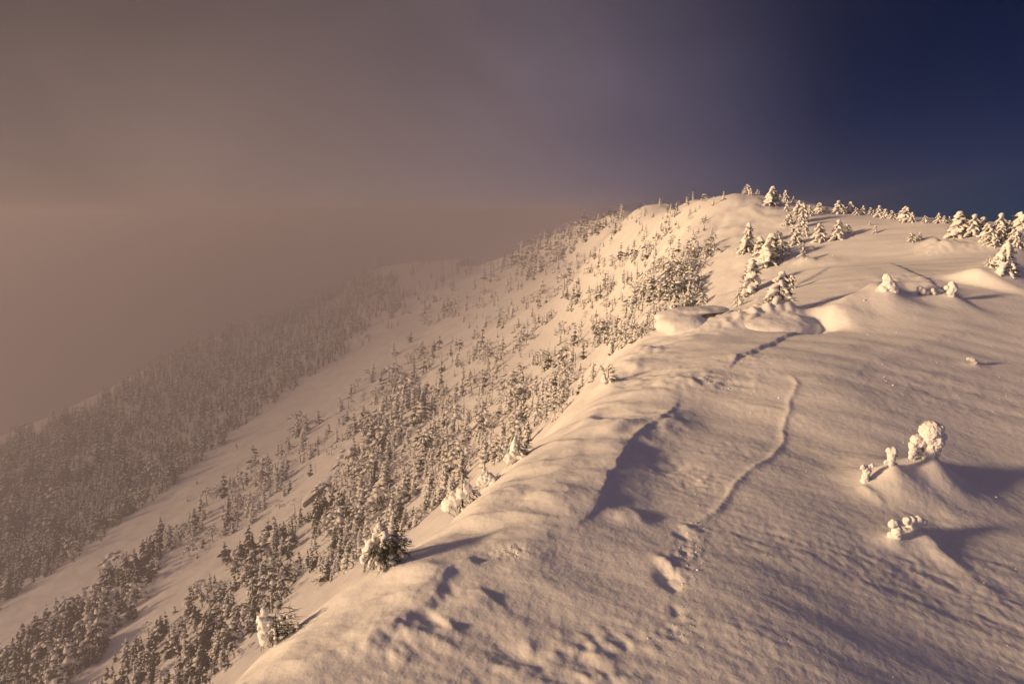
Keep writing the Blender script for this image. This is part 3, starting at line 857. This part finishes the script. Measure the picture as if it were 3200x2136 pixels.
# coordinates in the enlarged upper right quarter of the photograph: x, top, foot
def c1(cx, cy): return 1468.4 + cx * 0.375, 367.2 + cy * 0.375
def ridge_tree(cx, top, foot, fam, label, group, wide=1.0, name='snowy_spruce'):
    a, b = c1(cx, foot); p = hit(a, b)
    _, yb, _ = project(*p)
    h = (yb - c1(0, top)[1]) * px_m(p) if True else 0
    h = float(np.clip(h * 1.12, 0.25, 4.0))
    L = FAM[fam]; tr3 = L[int(RNG.integers(len(L)))]
    w = h * wide * RNG.uniform(1.05, 1.25)
    plant(name, tr3, (p[0], p[1], p[2] - 0.05 * h), RNG.uniform(-0.7, 0.7), (w, w, h), label=label, category='tree', group=group)
KEY = [
    (665,615,812,'t','tall slim spruce plastered with snow on its left, beside the snow-covered boulder',1.15),
    (650,390,565,'t','tallest narrow spire spruce standing alone on the lit slope below the peak',0.9),
    (775,455,645,'t','broad snowy spruce with dark right side at the top of the lit slope',1.3),
    (722,475,620,'t','white plastered spruce leaning against the broad dark-sided spruce',1.2),
    (845,685,852,'k','round two-headed snow-caked tree alone on the flat beside the tall slim spruce',1.1),
    (918,705,790,'k','small right-hand head of the two-headed snow-caked tree',0.9),
    (870,490,592,'l','low snow-buried spruce clump right of the broad dark-sided spruce',1.1),
    (605,805,892,'l','small twiggy half-bare spruce just behind the snow-covered boulder',0.8),
    (385,810,884,'l','low snow-loaded spruce behind the flat rock ledge',1.1),
    (270,810,872,'l','dark low spruce left of the one behind the rock ledge',0.9),
    (1100,390,497,'k','cone-shaped snow-caked tree standing clear below the skyline trees',1.0),
    (1200,370,492,'k','bent snow-caked tree right of the cone-shaped one',0.9),
    (1270,393,452,'l','low wide snow clump at the right of the bent snow-caked tree',1.0),
    (2225,505,690,'d','large drooping snow-laden spruce on the drift at the right edge',0.95),
    (2128,585,648,'l','drooping snow-laden bough hanging left of the large drooping spruce',0.7),
    (1665,448,502,'l','round snow-buried dwarf spruce on the flat left of the right-hand thicket',1.2),
    (1712,440,485,'k','faint small snow stump behind the round snow-buried dwarf spruce',0.7),
    (1435,400,445,'k','tiny snow-caked seedling on the flat below the middle of the skyline',0.8),
    (1405,373,398,'l','tiny dark seedling high on the flat near the skyline trees',0.9),
    (1060,520,555,'l','wind-blown bare shrub on the drift right of the snow-buried spruce clump',1.0),
    (995,505,545,'l','small dark shrub between snow-buried clump and the wind-blown bare shrub',1.0),
    (1000,535,590,'l','snow pillow shrub on the drift lip above the open flat',1.0),
]
for cx, top, foot, fam, lab, wd in KEY:
    ridge_tree(cx, top, foot, fam, lab, 'trees scattered along the ridge', wd)
def row(items, phrase, group):
    for k, (cx, top, foot, fam, wd) in enumerate(sorted(items)):
        lead = 'leftmost' if k == 0 else ORD[k]
        lab = f'{lead} snow-caked tree {phrase}' if k == 0 else f'{lead} snow-caked tree from the left {phrase}'
        ridge_tree(cx, top, foot, fam, lab, group, wd)
row([(655,150,205,'l',1.1),(676,172,215,'k',0.8),(722,178,197,'l',1.0),(768,215,278,'k',0.9),(793,165,282,'t',1.4),(822,190,275,'k',1.0),(850,212,262,'k',0.9),(892,185,252,'k',0.9),(935,222,262,'k',0.9)], 'in the clump on the peak', 'trees on the peak')
row([(897,258,312,'k',1.0),(900,340,402,'l',1.1),(962,250,332,'k',1.0),(992,268,378,'k',0.9),(985,330,412,'k',1.0),(1040,280,342,'k',1.0),(950,418,512,'k',0.9),(1012,395,462,'l',1.0),(850,425,490,'l',1.0),(910,330,395,'k',0.9),(930,395,450,'k',0.9)], 'in the thicket between peak and flat', 'trees between the peak and the flat')
row([(1100,260,326,'k',1.1),(1145,285,322,'l',0.9),(1205,250,328,'k',1.2),(1235,275,330,'k',0.9),(1285,255,325,'k',1.1),(1325,290,335,'l',1.0),(1360,280,332,'k',1.1),(1415,290,335,'l',1.0),(1455,280,347,'k',1.1),(1500,300,356,'k',1.0),(1545,308,360,'l',1.0),(1590,310,362,'k',0.9),(1625,285,377,'k',1.2),(1660,320,380,'k',1.0),(1745,340,386,'l',1.0),(1820,325,386,'k',1.0),(1862,340,386,'k',0.9),(1892,344,386,'k',0.8)], 'along the skyline right of the peak', 'trees along the skyline')
row([(1935,320,470,'t',1.4),(1918,385,470,'k',0.9),(2000,360,440,'k',1.0),(2025,338,470,'k',0.9),(2065,370,450,'k',1.0),(2092,350,445,'k',1.0),(2122,388,495,'k',0.9),(2150,420,520,'l',1.0),(2185,333,482,'k',0.8),(2210,400,500,'k',1.0),(2240,375,480,'k',1.0),(2268,385,482,'k',1.0),(2285,425,530,'l',1.0),(2320,325,505,'k',0.8),(2343,340,525,'k',0.9),(2300,440,540,'k',0.9),(2175,455,530,'l',1.0)], 'in the thicket at the right edge', 'thicket at the right edge')

# ------------------------------------------------------------------ rime-crusted stubs and drifts in the foreground
def stub(name, anchor, zmap, k, blobs, label, twigs=(), voxel=0.014, amp=0.018, sc=0.07, cat='tree', group=None):
    """blobs (x, y, r) are read off an enlargement (zmap: its pixels -> picture pixels, k: their ratio); the thing is round, not flat"""
    g_ = unproject(*anchor)
    p = np.array([g_[0], g_[1], float(height(g_[0:1], g_[1:2])[0][0])])
    ax_, ay_, _ = project(*p); m_ = px_m(p)
    rg = np.random.default_rng(len(blobs) * 13 + int(anchor[0]))
    def off(bx, by):
        q = zmap(bx, by)
        return (q[0] - ax_) * m_, (ay_ - q[1]) * m_
    balls = []
    for bx, by, r in blobs:
        (x, z), r = off(bx, by), r * k * m_
        dy = rg.uniform(-0.25, 0.25) * r
        r *= 1.04; balls.append(((x, dy, z), (r, r * rg.uniform(0.8, 1.1), r * 1.08)))
    root = link(name, None, label=label, category=cat)
    if group: root['group'] = group
    root.location = p
    me = fuse(balls, voxel, amp * 2.0, sc * 1.15, 'rime', M_CAKE, anchor[0] % 17, 7)
    link('snow_load', me, root, kind='stuff')
    if cat != 'snow chunk':
        tr = Geo(); top = max(balls, key=lambda b_: b_[0][2])[0]
        spike(tr, (0, 0, -0.3), (top[0], 0, top[2]), 0.03)
        link('trunk', tr.mesh('stem', [M_BARK]), root)
    fo = Geo()
    for tx, ty, n, ln in twigs:
        x, z = off(tx, ty)
        tuft(fo, (x, -0.05, z), (0.2, -0.7, -0.2), n, ln, 0.006, rg, 0.7)
    if twigs: link('twigs', fo.mesh('twigs', [M_NEEDLE]), root, kind='stuff')
    return root
Z2 = lambda x, y: ((2600 + x / 4.612) * 0.73406, (1260 + y / 4.612) * 0.73406)
Z3 = lambda x, y: ((2000 + x / 1.675) * 0.73406, (1200 + y / 1.675) * 0.73406)
K2, K3 = 0.1592, 0.4382
stub('rime_stump', (2132, 1105), Z2, K2, [(1400,400,150),(1330,360,90),(1490,360,85),(1560,480,60),(1470,530,110),(1380,500,110),(1500,620,60),(1200,520,75),(1170,600,75),(1160,690,55),(1145,770,40),(1260,560,80),(1400,640,110),(1400,740,90),(1400,830,95),(1410,900,100),(1540,670,35)],
     'largest mushroom-headed rime-crusted tree stub on a cone of drifted snow', [(1270,640,22,0.10),(1230,700,12,0.08),(1480,420,10,0.06),(1500,720,12,0.1)], group='rime stubs in the foreground')
stub('rime_stump', (2042, 1118), Z2, K2, [(800,665,45),(860,675,60),(845,740,58),(855,800,55),(850,860,60),(790,850,35),(860,920,60),(860,980,65)],
     'upright square-topped rime post on the drift left of the largest stub', [(905,730,8,0.05),(905,850,10,0.06)], voxel=0.011, amp=0.012, group='rime stubs in the foreground')
stub('rime_stump', (1985, 1122), Z2, K2, [(425,900,38),(470,935,45),(520,900,35),(500,980,60),(470,1050,55),(560,880,32),(480,1130,60)],
     'low horned lump of rime at the left end of the post drift', [(540,1060,6,0.05),(460,1130,6,0.05)], voxel=0.011, amp=0.014, group='rime stubs in the foreground')
stub('rime_stump', (2050, 1245), Z3, K3, [(1320,725,24),(1345,725,20),(1340,760,26),(1340,790,24),(1310,790,16)],
     'small nub of rime at the front left of the long tailed drift', [(1362,760,6,0.05),(1350,810,5,0.04)], voxel=0.012, amp=0.013, group='rime stubs in the foreground')
stub('rime_stump', (2092, 1232), Z3, K3, [(1395,712,20),(1425,716,24),(1455,715,26),(1482,722,20),(1430,745,30)],
     'flat cap of rime on the crest of the long tailed drift', [(1385,745,10,0.06)], voxel=0.012, amp=0.013, group='rime stubs in the foreground')
stub('rime_stump', (2032, 705), c1, 0.375, [(1505,718,24),(1512,750,32),(1530,775,40),(1545,800,38),(1490,790,34),(1460,820,30),(1430,845,22),(1520,840,45)],
     'snow-plastered leaning stub on the crest of the middle drift', [(1570,800,12,0.14),(1420,865,6,0.1)], voxel=0.03, amp=0.035, sc=0.16, group='rime stubs on the middle drift')
stub('snowy_shrub', (2115, 690), c1, 0.375, [(1650,825,13),(1670,815,12),(1710,785,18),(1725,800,18),(1755,805,15),(1790,798,16),(1800,812,12),(1605,848,13)],
     'low ragged snowy shrub right of the leaning stub', [(1700,815,8,0.1),(1770,815,8,0.1)], voxel=0.025, amp=0.03, sc=0.12, cat='shrub')
stub('rime_stump', (2182, 690), c1, 0.375, [(1895,762,22),(1905,780,30),(1900,805,22),(1908,822,18),(1870,778,14)],
     'small round-headed rime post right of the low ragged shrub', [(1915,820,6,0.08)], voxel=0.025, amp=0.028, sc=0.12, group='rime stubs on the middle drift')
stub('snow_block', (2230, 835), c1, 0.375, [(2008,1213,11),(2025,1214,14),(2042,1222,13),(2055,1232,11),(1998,1213,7)],
     'lone rounded chunk of snow on the bare right-hand slope', (), voxel=0.02, amp=0.02, sc=0.1, cat='snow chunk')

def edge_spruce(base, h, seed, label, blobs, twigs):
    """half-plastered little spruce on the lip: solid rime to windward, dark sprays to leeward"""
    p = hit(*base)
    while math.hypot(p[0], p[1]) > 45 and base[1] < 1700:     # the sight line passes over the lip: step down onto it
        base = (base[0] + 3, base[1] + 4); p = hit(*base)
    rg = np.random.default_rng(seed)
    root = link('snowy_spruce', None, label=label, category='tree', group='small spruces on the ridge lip'); root.location = p
    link('trunk', trunk_geo(h * 0.95, 0.035 * h).mesh('stem', [M_BARK]), root)
    fo = Geo(); balls = []
    for (x, y, z, r) in blobs:
        rr = r * 0.80
        balls.append(((x * h, y * h, z * h), np.array([rr, rr, rr * 1.1]) * h))
        for q in range(5):        # uneven clots of rime on its windward and upper side
            e_ = rg.normal(0, 1, 3) + np.array([-0.8, -0.3, 0.5]); e_ /= np.linalg.norm(e_)
            balls.append((np.array([x, y, z]) * h + e_ * rr * h * 0.85, rr * h * rg.uniform(0.30, 0.55)))
        tuft(fo, (x * h, y * h, (z - r * 0.5) * h), (0.7, -0.5, -0.5), 5, r * 1.5 * h, 0.010 * h, rg, 0.6)
    for (x, y, z, dx, dy, dz, n, ln) in twigs:
        tuft(fo, (x * h, y * h, z * h), (dx, dy, dz), int(n * 1.4), ln * h, 0.013 * h, rg, 0.4)
        d = np.array([dx, dy, dz]) / math.sqrt(dx * dx + dy * dy + dz * dz)
        for q in (0.25, 0.6, 0.9):       # snow lying along the boughs
            balls.append((np.array([x, y, z + 0.04]) * h + d * ln * h * q, np.array([0.06, 0.06, 0.045]) * h * (1.2 - 0.5 * q)))
    cr = link('crown', fo.mesh('sprays', [M_NEEDLE]), root, kind='stuff')
    link('snow_load', fuse(balls, 0.022 * h, 0.050 * h, 0.15 * h, 'rime', M_CAKE, seed, 2), cr, kind='stuff')
edge_spruce((868,1272), 0.80, 5, 'snow-draped little spruce with green sprays casting a shadow on the ridge lip',
    [(-0.38,0.1,0.2,0.19),(-0.3,0.08,0.42,0.18),(-0.15,0.1,0.6,0.16),(-0.12,0.15,0.78,0.11),(-0.12,0.15,0.90,0.07),(0.02,0.0,0.66,0.13),(0.16,-0.02,0.60,0.11),(-0.45,0.1,0.05,0.18),(0.0,-0.12,0.48,0.12),(0.28,0.05,0.50,0.08),(0.22,-0.2,0.12,0.13)],
    [(0.05,-0.15,0.55,0.35,-0.6,-0.9,14,0.50),(0.15,-0.1,0.58,0.8,-0.3,-0.8,14,0.50),(-0.05,-0.15,0.5,-0.1,-0.7,-0.8,14,0.45),(-0.05,-0.22,0.35,0.05,-0.6,-1.0,14,0.42),(0.15,-0.18,0.35,0.4,-0.5,-0.9,14,0.40),(0.25,0.0,0.6,1.0,0.1,-0.35,12,0.40),(-0.2,-0.2,0.3,-0.2,-0.7,-0.6,12,0.32),(0.2,-0.05,0.4,1.0,0,-0.6,12,0.35)])
edge_spruce((612,1440), 0.62, 6, 'little spruce with plastered left side and dark bare branches reaching right over the lip',
    [(-0.3,0,0.9,0.13),(-0.35,0,0.7,0.18),(-0.3,0,0.5,0.2),(-0.3,0,0.28,0.2),(-0.35,0,0.1,0.2),(-0.15,0,0.6,0.15),(-0.12,0,0.35,0.15)],
    [(0.0,0,0.7,1,0.1,0.05,8,0.55),(0.05,0,0.6,1,0,-0.1,8,0.6),(0.05,-0.05,0.45,1,0,0.0,8,0.6),(0.05,0,0.3,1,-0.1,0.1,9,0.6),(0.0,0,0.15,1,0.1,0.15,9,0.6),(0.0,-0.1,0.5,0.3,-0.8,-0.4,10,0.35),(0.0,-0.1,0.25,0.3,-0.8,-0.4,10,0.35)])
edge_spruce((1190,1052), 0.75, 7, 'snow-plastered stump of spruce leaning on the lip above the slope trees',
    [(-0.1,0.1,0.15,0.3),(-0.12,0.1,0.4,0.22),(-0.15,0.1,0.62,0.16),(-0.12,0.1,0.8,0.10),(0.15,0,0.2,0.25),(0.40,0,0.05,0.22),(-0.35,0,0.0,0.25)],
    [(0.1,0,0.55,1,-0.1,-0.1,12,0.40),(0.05,-0.2,0.4,0.3,-0.8,-0.4,12,0.32),(0.1,0,0.35,1,-0.3,-0.2,12,0.4)])
edge_spruce((1100,1090), 0.55, 8, 'rounded snow hood over a small spruce left of the leaning plastered stump',
    [(-0.2,0.1,0.2,0.35),(0.1,0.1,0.3,0.35),(0.3,0,0.15,0.3),(-0.15,0.2,0.7,0.12),(-0.15,0.2,0.9,0.09)],
    [(0.4,0.1,0.4,0.8,0.2,0.0,9,0.35)])
edge_spruce((1040,1140), 0.85, 9, 'snow-capped bush hanging over the lip below the rounded hood',
    [(-0.4,0.1,0.1,0.25),(-0.2,0.1,0.3,0.25),(0.0,0.1,0.45,0.22),(0.15,0.1,0.6,0.18)],
    [(0.2,0,0.3,0.6,-0.4,-0.8,10,0.35),(0.0,-0.1,0.1,0.3,-0.6,-0.8,10,0.35),(0.3,0.1,0.5,0.7,0,-0.5,8,0.3)])
edge_spruce((455,1566), 0.42, 10, 'snow-capped shrub poking over the lip at the bottom edge of the picture',
    [(-0.5,0,0.3,0.22),(-0.2,0,0.45,0.2),(0.1,0,0.4,0.2),(0.35,0,0.25,0.18),(-0.3,0,0.1,0.2)],
    [(-0.4,-0.1,0.2,-0.5,-0.5,-0.3,8,0.4),(0.1,-0.1,0.2,0.4,-0.5,-0.3,8,0.4),(0.4,0,0.2,0.9,0,-0.2,6,0.35)])
edge_spruce((1395,878), 0.7, 12, 'bare-twigged snow-dusted spruce at the corner of the lip beside a snow horn',
    [(-0.2,0,0.1,0.2),(-0.22,0,0.35,0.12),(0.1,0,0.1,0.2)],
    [(0.1,0,0.5,0.8,-0.2,0.3,8,0.4),(0.0,-0.1,0.7,0.3,-0.5,0.5,8,0.35),(0.1,-0.1,0.25,0.6,-0.6,0,8,0.35),(-0.2,0,0.6,-0.7,0,0.5,6,0.35)])

# ------------------------------------------------------------------ rocks
def rock(name, base, size, seed, label, caps, yaw=0.0, lift=0.0, tilt=0.0):
    p = hit(*base); v, f = icosphere(3)
    q = v * 1.4 + seed
    d = 1 + 0.22 * noise3(q[:, 0], q[:, 1], q[:, 2]) + 0.12 * noise3(q[:, 0] * 2.3, q[:, 1] * 2.3, q[:, 2] * 2.3)
    v = np.sign(v) * np.abs(v) ** 0.75 * d[:, None] * np.array(size)
    root = link(name, None, label=label, category='rock'); root.location = p + np.array([0, 0, lift]); root.rotation_euler = (0, tilt, yaw)
    link('rock_face', mesh_from('rock_face', v, f, [M_ROCK], False), root)
    me = fuse([(c_, r) for c_, r in caps], 0.05, 0.04, 0.6, 'snow_cap', M_SNOW, seed, 40)
    link('snow_cap', me, root)
rock('rock_ledge', (1612, 722), (1.15, 0.75, 0.15), 3.1, 'flat dark rock ledge with an overhanging pillow of snow at the lip',
     [((0.0,0.3,0.24),(1.5,1.0,0.15)),((0.6,0.35,0.27),(0.9,0.8,0.13)),((-1.1,0.3,-0.1),(1.2,1.1,0.40)),((1.4,0.3,-0.2),(0.9,0.9,0.30)),((-1.0,-0.3,-0.4),(1.5,1.2,0.6))], 0.15, -0.03)
rock('snowy_boulder', (1815, 738), (0.78, 0.55, 0.34), 5.7, 'rounded boulder under a smooth snow dome with a dark sliver at its right',
     [((-0.55,0.1,-0.28),(2.1,1.5,0.70)),((0.05,0.05,-0.05),(0.72,0.9,0.60))], 0.1, -0.14)
pz = hit(728, 1135)
rock('rock_slab', (728, 1140), (3.4, 1.0, 0.75), 8.3, 'dark rock slab edge jutting from the slope among the spruces',
     [((0.4,0.8,0.55),(3.5,1.2,0.55)),((2.0,0.8,0.6),(2.4,1.2,0.6))], 0.65, 0.3, -0.55)

# ------------------------------------------------------------------ crumbs of wind crust lying about
cg = Geo(); rg = np.random.default_rng(77)
v0, f0 = icosphere(1)
spots = [(2050 + 300 * rg.random(), 700 + 800 * rg.random()) for _ in range(40)] + [(1650 + 600 * rg.random(), 560 + 400 * rg.random()) for _ in range(60)]
spots += [(1620 + rg.normal(0, 40), 880 + rg.normal(0, 12)) for _ in range(45)] + [(1170 + rg.normal(0, 28) , 1268 + rg.normal(0, 9)) for _ in range(45)] + [(1580 + rg.normal(0, 25), 1265 + rg.normal(0, 45)) for _ in range(60)]
spots += [(1300 + 1000 * rg.random(), 1000 + 560 * rg.random()) for _ in range(45)] + [(1560 + rg.normal(0, 30), 1440 + rg.normal(0, 40)) for _ in range(50)]
for a, b in spots:
    p = hit(a, b, 70); r = px_m(p) * rg.uniform(0.6, 1.8) * (1.8 if rg.random() < 0.08 else 1)
    if edge_e(p[0:1], p[1:2])[0] > 0: continue
    d = rg.uniform(0.6, 1.2, (len(v0), 1))
    cg.add(v0 * d * r * np.array([1.2, 1.2, 0.7]) + p + np.array([0, 0, r * 0.2]), f0)
link('snow_crumbs', cg.mesh('snow_crumbs', [M_SNOW], True), kind='stuff', label='crumbs of broken wind crust strewn over the ridge snow', category='snow')

# ------------------------------------------------------------------ haze
hz_d = 0.0026
hm = bpy.data.materials.new('haze'); hm.use_nodes = True
t = hm.node_tree; t.nodes.clear()
pv = N(t, 'ShaderNodeVolumePrincipled')
pv.inputs['Color'].default_value = (0.51, 0.495, 0.60, 1)
pv.inputs['Density'].default_value = hz_d
pv.inputs['Anisotropy'].default_value = 0.45
ho = N(t, 'ShaderNodeOutputMaterial')
t.links.new(pv.outputs[0], ho.inputs['Volume'])
zlo, zhi = float(V[np.unique(Q), 2].min()) - 1.0, 5.4
c = [tuple(AX * a + BX * b) for a, b in ((A0, B0), (A0, B1), (A1, B1), (A1, B0))]
hv = [(x, y, zlo) for x, y in c] + [(x, y, zhi) for x, y in c]
hf = [(3, 2, 1, 0), (4, 5, 6, 7), (0, 1, 5, 4), (1, 2, 6, 5), (2, 3, 7, 6), (3, 0, 4, 7)]
link('haze', mesh_from('haze', hv, hf, [hm], smooth=False), kind='stuff', label='thin sunlit fog filling the air along the ridge', category='haze')
